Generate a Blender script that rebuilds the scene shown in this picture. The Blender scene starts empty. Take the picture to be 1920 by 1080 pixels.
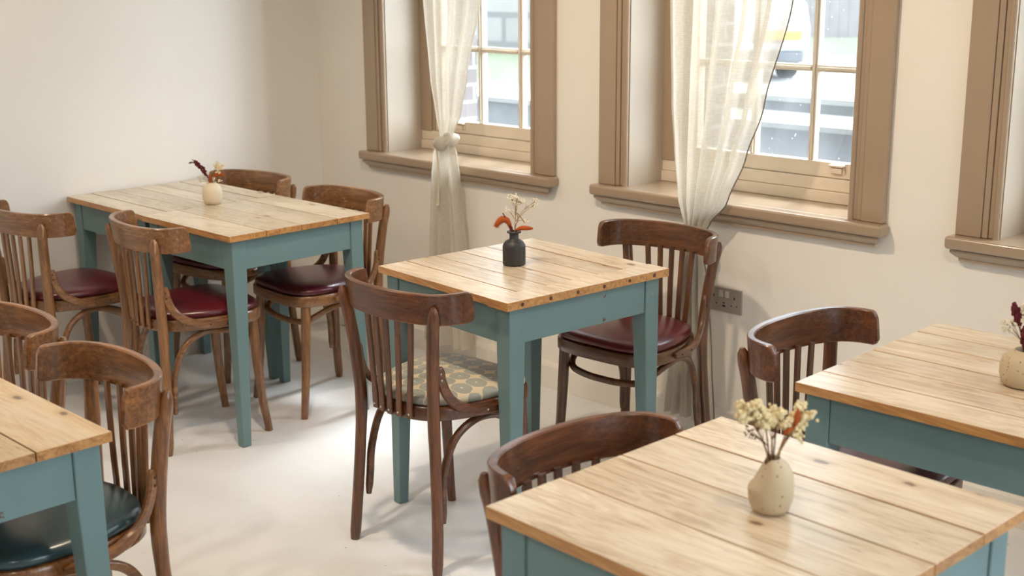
import bpy, bmesh, math, random
from mathutils import Vector, Matrix
R = math.radians
PI = math.pi
rnd = random.Random(7)
sc = bpy.context.scene
COL = sc.collection

# ------------------------------------------------------------------ camera
CAM = Vector((4.8276, -3.5810, 1.6197))
YAW, PITCH, ROLL, FPX = -0.785701, 0.242026, -0.0067624, 2413.85
cd = bpy.data.cameras.new('camera')
cam = bpy.data.objects.new('camera', cd); COL.objects.link(cam)
fw = Vector((math.sin(YAW)*math.cos(PITCH), math.cos(YAW)*math.cos(PITCH), -math.sin(PITCH)))
r0 = Vector((math.cos(YAW), -math.sin(YAW), 0)); u0 = r0.cross(fw)
rr = math.cos(ROLL)*r0 + math.sin(ROLL)*u0
uu = -math.sin(ROLL)*r0 + math.cos(ROLL)*u0
cam.matrix_world = Matrix(((rr.x, uu.x, -fw.x, CAM.x), (rr.y, uu.y, -fw.y, CAM.y), (rr.z, uu.z, -fw.z, CAM.z), (0, 0, 0, 1)))
cd.sensor_width = 36.0
cd.lens = FPX*36.0/1920.0
cd.clip_start = 0.05; cd.clip_end = 200
cd.dof.use_dof = True
cd.dof.focus_distance = 3.55
cd.dof.aperture_fstop = 4.5
sc.camera = cam

# ------------------------------------------------------------------ view, sky, lights
sc.view_settings.view_transform = 'Standard'
sc.view_settings.look = 'None'
sc.view_settings.gamma = 1.0
sc.view_settings.use_curve_mapping = False
sc.view_settings.exposure = 0.02
sc.cycles.max_bounces = 10
sc.cycles.diffuse_bounces = 6
sc.cycles.transparent_max_bounces = 16
sc.cycles.sample_clamp_indirect = 8.0
sc.cycles.caustics_reflective = False
sc.cycles.caustics_refractive = False

w = bpy.data.worlds.new('overcast_sky'); sc.world = w
w.use_nodes = True
wt = w.node_tree
bg = wt.nodes['Background']
bg.inputs[0].default_value = (0.80, 0.90, 1.0, 1)
# overcast sky, brightest low in the direction of the thinner cloud
SKY_BASE, SKY_LOBE, LOBE_POW, SKY_ZENITH = 2.0, 22.0, 4.0, 8.0
_g = wt.nodes.new('ShaderNodeNewGeometry')
_d = wt.nodes.new('ShaderNodeVectorMath'); _d.operation = 'DOT_PRODUCT'
_d.inputs[1].default_value = Vector((-0.74, -0.48, -0.47)).normalized()
wt.links.new(_g.outputs['Incoming'], _d.inputs[0])
_m = wt.nodes.new('ShaderNodeMath'); _m.operation = 'MAXIMUM'; wt.links.new(_d.outputs['Value'], _m.inputs[0]); _m.inputs[1].default_value = 0.0
_p = wt.nodes.new('ShaderNodeMath'); _p.operation = 'POWER'; wt.links.new(_m.outputs[0], _p.inputs[0]); _p.inputs[1].default_value = LOBE_POW
_a = wt.nodes.new('ShaderNodeMath'); _a.operation = 'MULTIPLY_ADD'; wt.links.new(_p.outputs[0], _a.inputs[0]); _a.inputs[1].default_value = SKY_LOBE; _a.inputs[2].default_value = SKY_BASE
_s = wt.nodes.new('ShaderNodeSeparateXYZ'); wt.links.new(_g.outputs['Incoming'], _s.inputs[0])
_z = wt.nodes.new('ShaderNodeMath'); _z.operation = 'MULTIPLY'; wt.links.new(_s.outputs[2], _z.inputs[0]); _z.inputs[1].default_value = -1.0
_zc = wt.nodes.new('ShaderNodeMath'); _zc.operation = 'MAXIMUM'; wt.links.new(_z.outputs[0], _zc.inputs[0]); _zc.inputs[1].default_value = 0.0
_b = wt.nodes.new('ShaderNodeMath'); _b.operation = 'MULTIPLY_ADD'; wt.links.new(_zc.outputs[0], _b.inputs[0]); _b.inputs[1].default_value = SKY_ZENITH; wt.links.new(_a.outputs[0], _b.inputs[2])
wt.links.new(_b.outputs[0], bg.inputs[1])

def area(name, loc, rot, sx, sy, energy=0, color=(1, 1, 1), portal=False):
    l = bpy.data.lights.new(name, 'AREA'); l.shape = 'RECTANGLE'; l.size = sx; l.size_y = sy
    l.energy = energy; l.color = color
    if portal: l.cycles.is_portal = True
    o = bpy.data.objects.new(name, l); COL.objects.link(o); o.location = loc; o.rotation_euler = rot
    return o
def spot(name, loc, target, energy, color, angle=120, blend=0.6, radius=0.05):
    l = bpy.data.lights.new(name, 'SPOT'); l.energy = energy; l.color = color
    l.spot_size = R(angle); l.spot_blend = blend; l.shadow_soft_size = radius
    o = bpy.data.objects.new(name, l); COL.objects.link(o); o.location = loc
    o.rotation_euler = (Vector(target)-Vector(loc)).to_track_quat('-Z', 'Y').to_euler()
    return o
WARM = (1.0, 0.80, 0.59); NEUTRAL = (1.0, 0.91, 0.80)
# bright cloud-veiled sun coming in through the row of windows
sl = bpy.data.lights.new('veiled_sun', 'SUN'); sl.energy = 9.0; sl.angle = R(15); sl.color = (0.90, 0.95, 1.0)
so_ = bpy.data.objects.new('veiled_sun', sl); COL.objects.link(so_)
so_.rotation_euler = Vector((0.22, -0.95, -1.48)).to_track_quat('-Z', 'Y').to_euler()
# ceiling downlights of the dining room
spot('downlight', (2.25, -1.75, 2.6), (2.35, -0.55, 0.0), 100, WARM, 120, 0.7, 0.05)
spot('downlight', (0.7, -2.3, 2.6), (0.45, -1.6, 0.0), 40, WARM, 130, 0.8, 0.06)
spot('downlight', (4.1, -2.0, 2.6), (4.1, -0.8, 0.0), 42, WARM, 130, 0.8, 0.06)
spot('downlight', (2.4, -3.9, 2.6), (2.3, -3.2, 0.0), 58, NEUTRAL, 130, 0.8, 0.06)
spot('downlight', (4.6, -4.4, 2.6), (4.4, -3.8, 0.0), 52, NEUTRAL, 130, 0.8, 0.06)
# sky portals in the window openings
for _x in (0.97, 2.35, 3.75, 5.15):
    area('sky_portal', (_x, 0.47, 1.80), (R(-90), 0, 0), 0.8, 1.85, portal=True)
area('sky_portal', (7.0, -1.7, 1.55), (0, R(90), 0), 1.4, 1.5, portal=True)

# ------------------------------------------------------------------ materials
def lin(c):
    return tuple(((v/255.0)/12.92 if v/255.0 <= 0.04045 else ((v/255.0+0.055)/1.055)**2.4) for v in c)
def rgba(c): return lin(c)+(1,)

class NT:
    def __init__(s, name):
        s.m = bpy.data.materials.new(name); s.m.use_nodes = True
        s.t = s.m.node_tree; s.t.nodes.clear()
        s.out = s.t.nodes.new('ShaderNodeOutputMaterial')
    def n(s, typ, **kw):
        nd = s.t.nodes.new(typ)
        for k, v in kw.items():
            if k.startswith('i_'):
                nd.inputs[k[2:].replace('_', ' ')].default_value = v
            else: setattr(nd, k, v)
        return nd
    def l(s, a, b): s.t.links.new(a, b)
    def val(s, x, sock):
        if hasattr(x, 'is_linked') or isinstance(x, bpy.types.NodeSocket): s.l(x, sock)
        else: sock.default_value = x
    def math(s, op, a, b=0.0, c=None):
        nd = s.n('ShaderNodeMath', operation=op); s.val(a, nd.inputs[0]); s.val(b, nd.inputs[1])
        if c is not None: s.val(c, nd.inputs[2])
        return nd.outputs[0]
    def mix(s, f, a, b):
        nd = s.n('ShaderNodeMix', data_type='RGBA'); s.val(f, nd.inputs[0])
        s.val(a, nd.inputs[6]); s.val(b, nd.inputs[7]); return nd.outputs[2]
    def ramp(s, f, stops, interp='LINEAR'):
        nd = s.n('ShaderNodeValToRGB'); s.l(f, nd.inputs[0]); cr = nd.color_ramp; cr.interpolation = interp
        while len(cr.elements) < len(stops): cr.elements.new(0.5)
        for e, (p, c) in zip(cr.elements, stops): e.position = p; e.color = c
        return nd.outputs[0]
    def step(s, f, a, b):
        nd = s.n('ShaderNodeMapRange', interpolation_type='SMOOTHSTEP'); s.l(f, nd.inputs[0])
        nd.inputs[1].default_value = a; nd.inputs[2].default_value = b
        return nd.outputs[0]
    def obj(s, scale=(1, 1, 1), rnd_island=False, rot=(0, 0, 0)):
        tc = s.n('ShaderNodeTexCoord'); v = tc.outputs['Object']
        if rnd_island:
            g = s.n('ShaderNodeNewGeometry')
            a = s.n('ShaderNodeVectorMath', operation='MULTIPLY_ADD')
            cx = s.n('ShaderNodeCombineXYZ')
            s.l(g.outputs['Random Per Island'], cx.inputs[0]); s.l(g.outputs['Random Per Island'], cx.inputs[1]); s.l(g.outputs['Random Per Island'], cx.inputs[2])
            s.l(cx.outputs[0], a.inputs[0]); a.inputs[1].default_value = (13.7, 7.3, 3.1); s.l(v, a.inputs[2]); v = a.outputs[0]
        mp = s.n('ShaderNodeMapping'); s.l(v, mp.inputs[0]); mp.inputs['Scale'].default_value = scale; mp.inputs['Rotation'].default_value = rot
        return mp.outputs[0]
    def noise(s, vec, scale=5.0, detail=4.0, rough=0.55, dist=0.0):
        nd = s.n('ShaderNodeTexNoise'); s.l(vec, nd.inputs['Vector'])
        nd.inputs['Scale'].default_value = scale; nd.inputs['Detail'].default_value = detail
        nd.inputs['Roughness'].default_value = rough; nd.inputs['Distortion'].default_value = dist
        return nd.outputs['Fac']
    def bsdf(s, color, rough=0.5, bump=None, bstr=0.2, bdist=0.002, coat=0.0, spec=0.5, **kw):
        b = s.n('ShaderNodeBsdfPrincipled'); s.val(color, b.inputs['Base Color']); s.val(rough, b.inputs['Roughness'])
        b.inputs['Specular IOR Level'].default_value = spec
        if coat: b.inputs['Coat Weight'].default_value = coat; b.inputs['Coat Roughness'].default_value = 0.18
        for k, v in kw.items(): b.inputs[k.replace('_', ' ')].default_value = v
        if bump is not None:
            bp = s.n('ShaderNodeBump'); bp.inputs['Strength'].default_value = bstr; bp.inputs['Distance'].default_value = bdist
            s.l(bump, bp.inputs['Height']); s.l(bp.outputs[0], b.inputs['Normal'])
        return b
    def done(s, shader):
        s.l(shader, s.out.inputs[0]); return s.m

def plain(name, c, rough=0.5, var=0.06, vscale=6.0, bump=0.05, spec=0.5, **kw):
    t = NT(name); v = t.obj()
    n = t.noise(v, vscale, 5)
    c0 = rgba(c); c1 = tuple(x*(1-var*2.2) for x in c0[:3])+(1,)
    col = t.mix(n, c1, tuple(min(1, x*(1+var)) for x in c0[:3])+(1,))
    n2 = t.noise(t.obj(), 90.0, 3)
    return t.done(t.bsdf(col, rough, n2, bump, 0.001, spec=spec, **kw).outputs[0])

def mat_wall():
    t = NT('wall_paint'); v = t.obj()
    n = t.noise(v, 1.6, 3)
    n2 = t.noise(v, 55, 4)
    spots = t.step(t.noise(v, 14, 2), 0.76, 0.80)
    col = t.mix(n, rgba((232, 226, 217)), rgba((240, 235, 227)))
    col = t.mix(t.math('MULTIPLY', spots, 0.10), col, rgba((170, 160, 150)))
    return t.done(t.bsdf(col, 0.62, n2, 0.12, 0.002, spec=0.35).outputs[0])
def mat_floor():
    t = NT('painted_floor'); v = t.obj()
    n = t.noise(v, 2.0, 4)
    col = t.mix(n, rgba((219, 220, 221)), rgba((232, 232, 233)))
    # scuffs and worn chips in the paint
    sv = t.obj((3.0, 14.0, 1), rot=(0, 0, 0.5))
    sc_ = t.step(t.noise(sv, 6, 6, 0.7), 0.655, 0.69)
    reg = t.step(t.noise(v, 2.3, 2), 0.54, 0.66)
    chips = t.math('MULTIPLY', sc_, reg)
    col = t.mix(t.math('MULTIPLY', chips, 0.75), col, rgba((160, 128, 98)))
    vo = t.n('ShaderNodeTexVoronoi'); t.l(t.obj(), vo.inputs['Vector']); vo.inputs['Scale'].default_value = 11
    dots = t.math('LESS_THAN', vo.outputs['Distance'], 0.035)
    col = t.mix(t.math('MULTIPLY', dots, 0.6), col, rgba((110, 100, 90)))
    sm = t.step(t.noise(t.obj((1, 1, 1)), 3.2, 5, 0.7), 0.52, 0.72)
    col = t.mix(t.math('MULTIPLY', sm, 0.12), col, rgba((150, 150, 150)))
    rg = t.math('MULTIPLY_ADD', n, 0.15, 0.27)
    return t.done(t.bsdf(col, rg, t.noise(v, 30, 4), 0.10, 0.002, spec=0.4).outputs[0])

def mat_wood(name, dark, mid, light, axis='x', wear=0.0, wearc=(214, 178, 132), rough=0.32):
    t = NT(name)
    a, b = 2.2, 26.0
    s = {'x': (a, b, b), 'z': (b, b, a), 'y': (b, a, b)}[axis]
    v = t.obj(s)
    n1 = t.noise(v, 1.0, 5, 0.6, 0.8)
    n2 = t.noise(v, 4.5, 6, 0.7, 0.4)
    s3 = {'x': (5, 130, 130), 'z': (130, 130, 5), 'y': (130, 5, 130)}[axis]
    pores = t.step(t.noise(t.obj(s3), 1.0, 3, 0.6), 0.54, 0.70)
    f = t.math('MULTIPLY_ADD', n2, 0.62, t.math('MULTIPLY', n1, 0.50))
    col = t.ramp(f, [(0.36, rgba(dark)), (0.55, rgba(mid)), (0.74, rgba(light))])
    col = t.mix(t.math('MULTIPLY', pores, 0.45), col, rgba(tuple(x*0.62 for x in dark)))
    if wear:
        s2 = {'x': (9, 60, 60), 'z': (60, 60, 9), 'y': (60, 9, 60)}[axis]
        wn = t.noise(t.obj(s2), 1.0, 4, 0.7)
        wz = t.noise(t.obj((7, 7, 7)), 1.0, 3)
        k = t.math('MULTIPLY', t.step(wn, 0.60, 0.72), t.step(wz, 0.40, 0.62))
        col = t.mix(t.math('MULTIPLY', k, wear), col, rgba(wearc))
    big = t.noise(t.obj((3, 3, 3)), 1.0, 3)
    rg = t.math('MULTIPLY_ADD', big, 0.22, rough-0.10)
    return t.done(t.bsdf(col, rg, n2, 0.10, 0.0015, coat=0.45).outputs[0])

def mat_pine(name, base, light, dark, edge=False):
    t = NT(name)
    g1 = t.noise(t.obj((1.3, 13, 13), rnd_island=True), 1.0, 5, 0.6, 1.6)
    g2 = t.noise(t.obj((2.2, 48, 40), rnd_island=True), 1.0, 5, 0.62, 0.6)
    fine = t.noise(t.obj((5, 190, 150), rnd_island=True), 1.0, 3, 0.6)
    # growth lines: bands bent by slow noise
    bn = t.math('SINE', t.math('MULTIPLY_ADD', g1, 46.0, t.math('MULTIPLY', g2, 5.0)))
    bn = t.math('MULTIPLY_ADD', bn, 0.5, 0.5)
    f = t.math('ADD', t.math('MULTIPLY', g2, 0.55), t.math('ADD', t.math('MULTIPLY', bn, 0.16), t.math('MULTIPLY', fine, 0.32)))
    col = t.ramp(f, [(0.30, rgba(dark)), (0.50, rgba(base)), (0.72, rgba(light))])
    # each board has its own tone
    g = t.n('ShaderNodeNewGeometry')
    tone = t.math('MULTIPLY_ADD', g.outputs['Random Per Island'], 0.22, 0.84)
    hs = t.n('ShaderNodeHueSaturation'); t.l(tone, hs.inputs['Value']); t.l(col, hs.inputs['Color']); col = hs.outputs[0]
    # bleached, worn patches
    wp = t.step(t.noise(t.obj((3, 8, 8), rnd_island=True), 1.0, 5, 0.68), 0.45, 0.66)
    if not edge: col = t.mix(t.math('MULTIPLY', wp, 0.50), col, rgba((224, 210, 190)))
    vo = t.n('ShaderNodeTexVoronoi'); t.l(t.obj((6.5, 13, 13), rnd_island=True), vo.inputs['Vector']); vo.inputs['Scale'].default_value = 1.0
    sp = t.n('ShaderNodeSeparateColor'); t.l(vo.outputs['Color'], sp.inputs[0])
    pick = t.math('GREATER_THAN', sp.outputs[0], 0.40)
    wob = t.math('MULTIPLY_ADD', t.noise(t.obj((60, 90, 90)), 1.0, 3), 0.10, -0.05)
    dist = t.math('ADD', vo.outputs['Distance'], wob)
    kn = t.math('SUBTRACT', 1.0, t.step(dist, 0.075, 0.14))
    kn2 = t.math('SUBTRACT', 1.0, t.step(dist, 0.10, 0.30))
    col = t.mix(t.math('MULTIPLY', t.math('MULTIPLY', kn2, pick), 0.32), col, rgba((170, 128, 88)))
    col = t.mix(t.math('MULTIPLY', t.math('MULTIPLY', kn, pick), 0.82), col, rgba((86, 62, 44)))
    # scratches, dents and dark flecks
    sn = t.step(t.noise(t.obj((9, 75, 40), rnd_island=True), 1.0, 4, 0.65), 0.665, 0.73)
    sr = t.step(t.noise(t.obj((5, 5, 5), rnd_island=True), 1.0, 2), 0.44, 0.58)
    col = t.mix(t.math('MULTIPLY', t.math('MULTIPLY', sn, sr), 0.72), col, rgba((104, 80, 60)))
    rg = t.math('MULTIPLY_ADD', g2, 0.22, 0.22)
    return t.done(t.bsdf(col, rg, f, 0.14, 0.0012, coat=0.25, spec=0.5).outputs[0])

def mat_teal(name, c):
    t = NT(name); v = t.obj()
    n = t.noise(v, 5, 4)
    col = t.mix(n, rgba(tuple(x*0.93 for x in c)), rgba(tuple(min(255, x*1.05) for x in c)))
    chip = t.step(t.noise(t.obj((16, 16, 7)), 1.0, 5, 0.7), 0.705, 0.725)
    col = t.mix(t.math('MULTIPLY', chip, 0.75), col, rgba((178, 186, 170)))
    chip2 = t.step(t.noise(t.obj((30, 30, 18)), 1.0, 3, 0.6), 0.755, 0.77)
    col = t.mix(chip2, col, rgba((92, 74, 58)))
    br = t.noise(t.obj((50, 50, 4)), 1.0, 3)
    return t.done(t.bsdf(col, 0.42, br, 0.10, 0.0015, spec=0.45).outputs[0])

def mat_leather(name, c, c2):
    t = NT(name); v = t.obj()
    n = t.noise(v, 9, 4)
    col = t.mix(n, rgba(c2), rgba(c))
    vo = t.n('ShaderNodeTexVoronoi'); t.l(t.obj(), vo.inputs['Vector']); vo.inputs['Scale'].default_value = 420
    return t.done(t.bsdf(col, 0.30, vo.outputs['Distance'], 0.05, 0.0006, spec=0.6, coat=0.2).outputs[0])

def mat_ogee():
    t = NT('patterned_oilcloth')
    tc = t.n('ShaderNodeTexCoord'); sp = t.n('ShaderNodeSeparateXYZ'); t.l(tc.outputs['Object'], sp.inputs[0])
    def cell(x, w):
        f = t.math('FRACT', t.math('ADD', t.math('DIVIDE', x, w), 100.5))
        return t.math('ABSOLUTE', t.math('MULTIPLY_ADD', f, 2.0, -1.0))
    pu = cell(sp.outputs[0], 0.066); qv = cell(sp.outputs[1], 0.058)
    lim = t.math('MULTIPLY', t.math('SUBTRACT', 1.0, t.math('POWER', pu, 3.4)), 0.99)
    oval = t.step(t.math('SUBTRACT', lim, qv), 0.0, 0.05)
    rr_ = t.math('ADD', t.math('MULTIPLY', pu, pu), t.math('MULTIPLY', qv, qv))
    dot = t.math('LESS_THAN', rr_, 0.012)
    n = t.noise(t.obj(), 40, 4)
    g = t.mix(n, rgba((150, 152, 142)), rgba((168, 170, 160)))
    col = t.mix(oval, rgba((214, 199, 170)), g)
    col = t.mix(dot, col, rgba((228, 216, 190)))
    return t.done(t.bsdf(col, 0.38, t.noise(t.obj(), 18, 4), 0.15, 0.003, spec=0.5).outputs[0])

def mat_linen():
    t = NT('sheer_linen')
    tc = t.n('ShaderNodeTexCoord')
    mp = t.n('ShaderNodeMapping'); t.l(tc.outputs['UV'], mp.inputs[0])
    mp.inputs['Scale'].default_value = (500, 60, 1)
    mp2 = t.n('ShaderNodeMapping'); t.l(tc.outputs['UV'], mp2.inputs[0]); mp2.inputs['Scale'].default_value = (30, 600, 1)
    a = t.noise(mp.outputs[0], 1.0, 2); b = t.noise(mp2.outputs[0], 1.0, 2)
    wv = t.math('MULTIPLY', t.math('ADD', a, b), 0.5)
    col = t.mix(wv, rgba((206, 198, 183)), rgba((227, 221, 209)))
    d = t.n('ShaderNodeBsdfDiffuse'); t.l(col, d.inputs[0])
    tr = t.n('ShaderNodeBsdfTranslucent'); t.l(col, tr.inputs[0])
    tp = t.n('ShaderNodeBsdfTransparent')
    m1 = t.n('ShaderNodeMixShader'); m1.inputs[0].default_value = 0.34; t.l(d.outputs[0], m1.inputs[1]); t.l(tr.outputs[0], m1.inputs[2])
    m2 = t.n('ShaderNodeMixShader'); t.l(t.math('MULTIPLY_ADD', wv, -0.5, 0.42), m2.inputs[0]); t.l(m1.outputs[0], m2.inputs[1]); t.l(tp.outputs[0], m2.inputs[2])
    bp = t.n('ShaderNodeBump'); bp.inputs['Strength'].default_value = 0.25; bp.inputs['Distance'].default_value = 0.001
    t.l(wv, bp.inputs['Height']); t.l(bp.outputs[0], d.inputs['Normal'])
    return t.done(m2.outputs[0])

def mat_glass(name, dirt):
    t = NT(name)
    tp = t.n('ShaderNodeBsdfTransparent'); tp.inputs[0].default_value = (0.97, 0.985, 0.98, 1)
    gl = t.n('ShaderNodeBsdfGlossy'); gl.inputs['Roughness'].default_value = 0.02
    ge = t.n('ShaderNodeNewGeometry'); dp = t.n('ShaderNodeVectorMath', operation='DOT_PRODUCT')
    t.l(ge.outputs['Incoming'], dp.inputs[0]); t.l(ge.outputs['Normal'], dp.inputs[1])
    fr = t.math('MULTIPLY_ADD', t.math('POWER', t.math('SUBTRACT', 1.0, t.math('ABSOLUTE', dp.outputs['Value'])), 5.0), 0.94, 0.04)
    m = t.n('ShaderNodeMixShader'); t.l(fr, m.inputs[0]); t.l(tp.outputs[0], m.inputs[1]); t.l(gl.outputs[0], m.inputs[2])
    # dried rain specks and bloom of dust on the pane
    vo = t.n('ShaderNodeTexVoronoi'); t.l(t.obj((1, 1, 0.6)), vo.inputs['Vector']); vo.inputs['Scale'].default_value = 75
    sp = t.n('ShaderNodeSeparateColor'); t.l(vo.outputs['Color'], sp.inputs[0])
    k = t.math('MULTIPLY', t.math('LESS_THAN', vo.outputs['Distance'], 0.11), t.math('GREATER_THAN', sp.outputs[0], 0.72))
    reg = t.step(t.noise(t.obj(), 5, 3), 0.42, 0.62)
    k = t.math('MULTIPLY', k, reg)
    haze = t.math('MULTIPLY', t.noise(t.obj((6, 6, 2)), 1.0, 4), 0.05)
    df = t.n('ShaderNodeBsdfTranslucent'); df.inputs[0].default_value = (0.9, 0.92, 0.95, 1)
    m2 = t.n('ShaderNodeMixShader')
    t.l(t.math('MULTIPLY', t.math('MAXIMUM', t.math('MULTIPLY', k, 0.85), haze), dirt), m2.inputs[0])
    t.l(m.outputs[0], m2.inputs[1]); t.l(df.outputs[0], m2.inputs[2])
    return t.done(m2.outputs[0])

def mat_brick(name, c1, c2, mortar, sx, sy, axis='xz'):
    t = NT(name); tc = t.n('ShaderNodeTexCoord'); sp = t.n('ShaderNodeSeparateXYZ'); t.l(tc.outputs['Object'], sp.inputs[0])
    cx = t.n('ShaderNodeCombineXYZ')
    t.l(t.math('ADD', sp.outputs[0], sp.outputs[1]), cx.inputs[0]); t.l(sp.outputs[2], cx.inputs[1])
    b = t.n('ShaderNodeTexBrick'); t.l(cx.outputs[0], b.inputs['Vector'])
    b.inputs['Color1'].default_value = rgba(c1); b.inputs['Color2'].default_value = rgba(c2); b.inputs['Mortar'].default_value = rgba(mortar)
    b.inputs['Scale'].default_value = 1.0; b.inputs['Brick Width'].default_value = sx; b.inputs['Row Height'].default_value = sy
    b.inputs['Mortar Size'].default_value = 0.008*sy/0.075
    n = t.noise(t.obj(), 9, 5)
    col = t.mix(t.math('MULTIPLY', n, 0.35), b.outputs['Color'], rgba(tuple(x*0.6 for x in c1)))
    return t.done(t.bsdf(col, 0.85, n, 0.4, 0.01).outputs[0])

M = {}
M['wall'] = mat_wall(); M['floor'] = mat_floor()
M['ceiling'] = plain('ceiling_paint', (238, 234, 226), 0.8)
M['taupe'] = plain('taupe_gloss_paint', (166, 144, 121), 0.30, 0.05, 5, Coat_Weight=0.7, Coat_Roughness=0.10)
M['reveal'] = plain('reveal_paint', (184, 171, 154), 0.42, 0.04, 4)
M['sash'] = plain('sash_paint', (226, 213, 194), 0.32, 0.06, 9)
M['baseboard'] = plain('baseboard_paint', (232, 226, 217), 0.45, 0.04)
M['glass1'] = mat_glass('window_glass', 0.7); M['glass2'] = mat_glass('rain_specked_glass', 1.3)
M['teal'] = mat_teal('teal_furniture_paint', (104, 130, 132))
M['pine'] = mat_pine('worn_pine', (204, 184, 156), (224, 211, 190), (164, 138, 106))
M['pine_old'] = mat_pine('bleached_pine', (198, 181, 154), (218, 205, 184), (160, 138, 110))
M['pine_gold'] = mat_pine('golden_pine', (212, 182, 138), (226, 200, 160), (182, 146, 104))
M['pine_edge'] = mat_pine('varnished_pine_edge', (178, 126, 72), (200, 152, 98), (128, 82, 44), edge=True)
WOODS = {
 'worn': dict(dark=(82, 52, 28), mid=(124, 83, 48), light=(160, 114, 70), wear=0.75, wearc=(196, 160, 118)),
 'walnut': dict(dark=(50, 29, 16), mid=(90, 55, 30), light=(126, 80, 44), wear=0.12),
 'mahogany': dict(dark=(52, 27, 14), mid=(92, 52, 28), light=(128, 76, 42), wear=0.10),
 'amber': dict(dark=(70, 41, 19), mid=(120, 74, 36), light=(164, 108, 55), wear=0.35, wearc=(190, 150, 110)),
}
for k, a in WOODS.items():
    M[k+'_x'] = mat_wood(k+'_bentwood_along', axis='x', **a)
    M[k+'_z'] = mat_wood(k+'_bentwood_upright', axis='z', **a)
    M[k+'_y'] = mat_wood(k+'_bentwood_side', axis='y', **a)
M['grime'] = plain('board_gap_grime', (40, 30, 22), 0.9)
for k, dk, md, lt in (('worn', (120, 82, 48), (156, 112, 70), (190, 148, 104)), ('walnut', (78, 46, 26), (116, 74, 42), (150, 102, 62)), ('mahogany', (84, 46, 24), (136, 84, 46), (176, 122, 76)), ('amber', (120, 74, 34), (176, 120, 62), (206, 152, 92))):  # rail tops: wood rubbed lighter, with some sheen painted into the colour
    M[k+'_worn_sheen'] = mat_wood(k+'_rubbed_sheen_edge', dark=dk, mid=md, light=lt, axis='x')
M['maroon'] = mat_leather('maroon_leatherette', (98, 22, 32), (80, 16, 26))
M['plum'] = mat_leather('plum_leatherette', (84, 18, 36), (70, 14, 30))
M['tealseat'] = mat_leather('teal_leatherette', (48, 74, 80), (40, 62, 68))
M['ogee'] = mat_ogee()
M['linen'] = mat_linen()
M['hemline'] = plain('grey_brown_hem_thread', (128, 118, 104), 0.9)  # dark grey-brown line along the curtain edge
M['hem'] = plain('linen_hem', (206, 194, 170), 0.9)
M['screw'] = plain('screw_metal', (196, 186, 170), 0.35, 0.05, Metallic=0.8)
M['ceramic'] = plain('cream_ceramic', (222, 208, 182), 0.42, 0.04, 20)
def mat_speck():
    t = NT('speckled_stoneware'); v = t.obj()
    vo = t.n('ShaderNodeTexVoronoi'); t.l(v, vo.inputs['Vector']); vo.inputs['Scale'].default_value = 120
    sp = t.n('ShaderNodeSeparateColor'); t.l(vo.outputs['Color'], sp.inputs[0])
    k = t.math('MULTIPLY', t.math('LESS_THAN', vo.outputs['Distance'], 0.22), t.math('GREATER_THAN', sp.outputs[0], 0.62))
    col = t.mix(t.noise(v, 16, 4), rgba((180, 162, 134)), rgba((197, 180, 152)))
    col = t.mix(t.math('MULTIPLY', k, 0.8), col, rgba((104, 80, 56)))
    return t.done(t.bsdf(col, 0.55, t.noise(v, 60, 3), 0.08, 0.001).outputs[0])
M['speck'] = mat_speck()
M['black'] = plain('matt_black_ceramic', (44, 42, 42), 0.48, 0.05, 20)
M['plate'] = plain('brushed_socket_plate', (176, 166, 156), 0.40, 0.03, Metallic=0.35)
M['hole'] = plain('socket_black', (18, 16, 15), 0.6)
M['usb'] = plain('socket_switch', (196, 188, 178), 0.35)
M['red_bloom'] = plain('dried_burgundy', (104, 26, 34), 0.85, 0.25, 200)
M['orange_bloom'] = plain('dried_orange', (180, 88, 34), 0.9, 0.2, 200)
M['cream_bloom'] = plain('dried_cream', (244, 226, 184), 0.9, 0.15, 200)
M['white_bloom'] = plain('dried_white', (238, 230, 212), 0.9, 0.1, 200)
M['stem'] = plain('dried_stem', (168, 132, 88), 0.8, 0.15, 60)
M['dstem'] = plain('dark_stem', (92, 58, 44), 0.8, 0.15, 60)
M['brick'] = mat_brick('outer_brick', (92, 80, 78), (106, 96, 94), (140, 137, 131), 0.225, 0.075)
M['stone'] = mat_brick('stone_blocks', (150, 147, 141), (136, 133, 128), (104, 102, 99), 0.75, 0.36)
M['paving'] = plain('pale_paving', (112, 112, 110), 0.85, 0.06, 3)
M['concrete'] = plain('grey_concrete', (112, 116, 118), 0.85, 0.14, 7)  # cool mid-grey concrete, mottled by noise
M['coping'] = plain('stone_coping', (132, 132, 128), 0.8, 0.05, 5)
M['grass'] = plain('verge_grass', (104, 110, 86), 0.9, 0.25, 14)
M['fence'] = plain('weathered_boards', (128, 121, 118), 0.85, 0.2, 5)
M['carpaint'] = plain('silver_car_paint', (160, 164, 170), 0.25, 0.02)
M['carglass'] = plain('car_window', (120, 130, 138), 0.08, 0.02)
M['cardark'] = plain('car_black_plastic', (58, 62, 70), 0.5)
M['yellow'] = plain('yellow_number_plate', (225, 165, 25), 0.4, 0.02)
M['rubber'] = plain('tyre_rubber', (40, 42, 46), 0.8)

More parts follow.
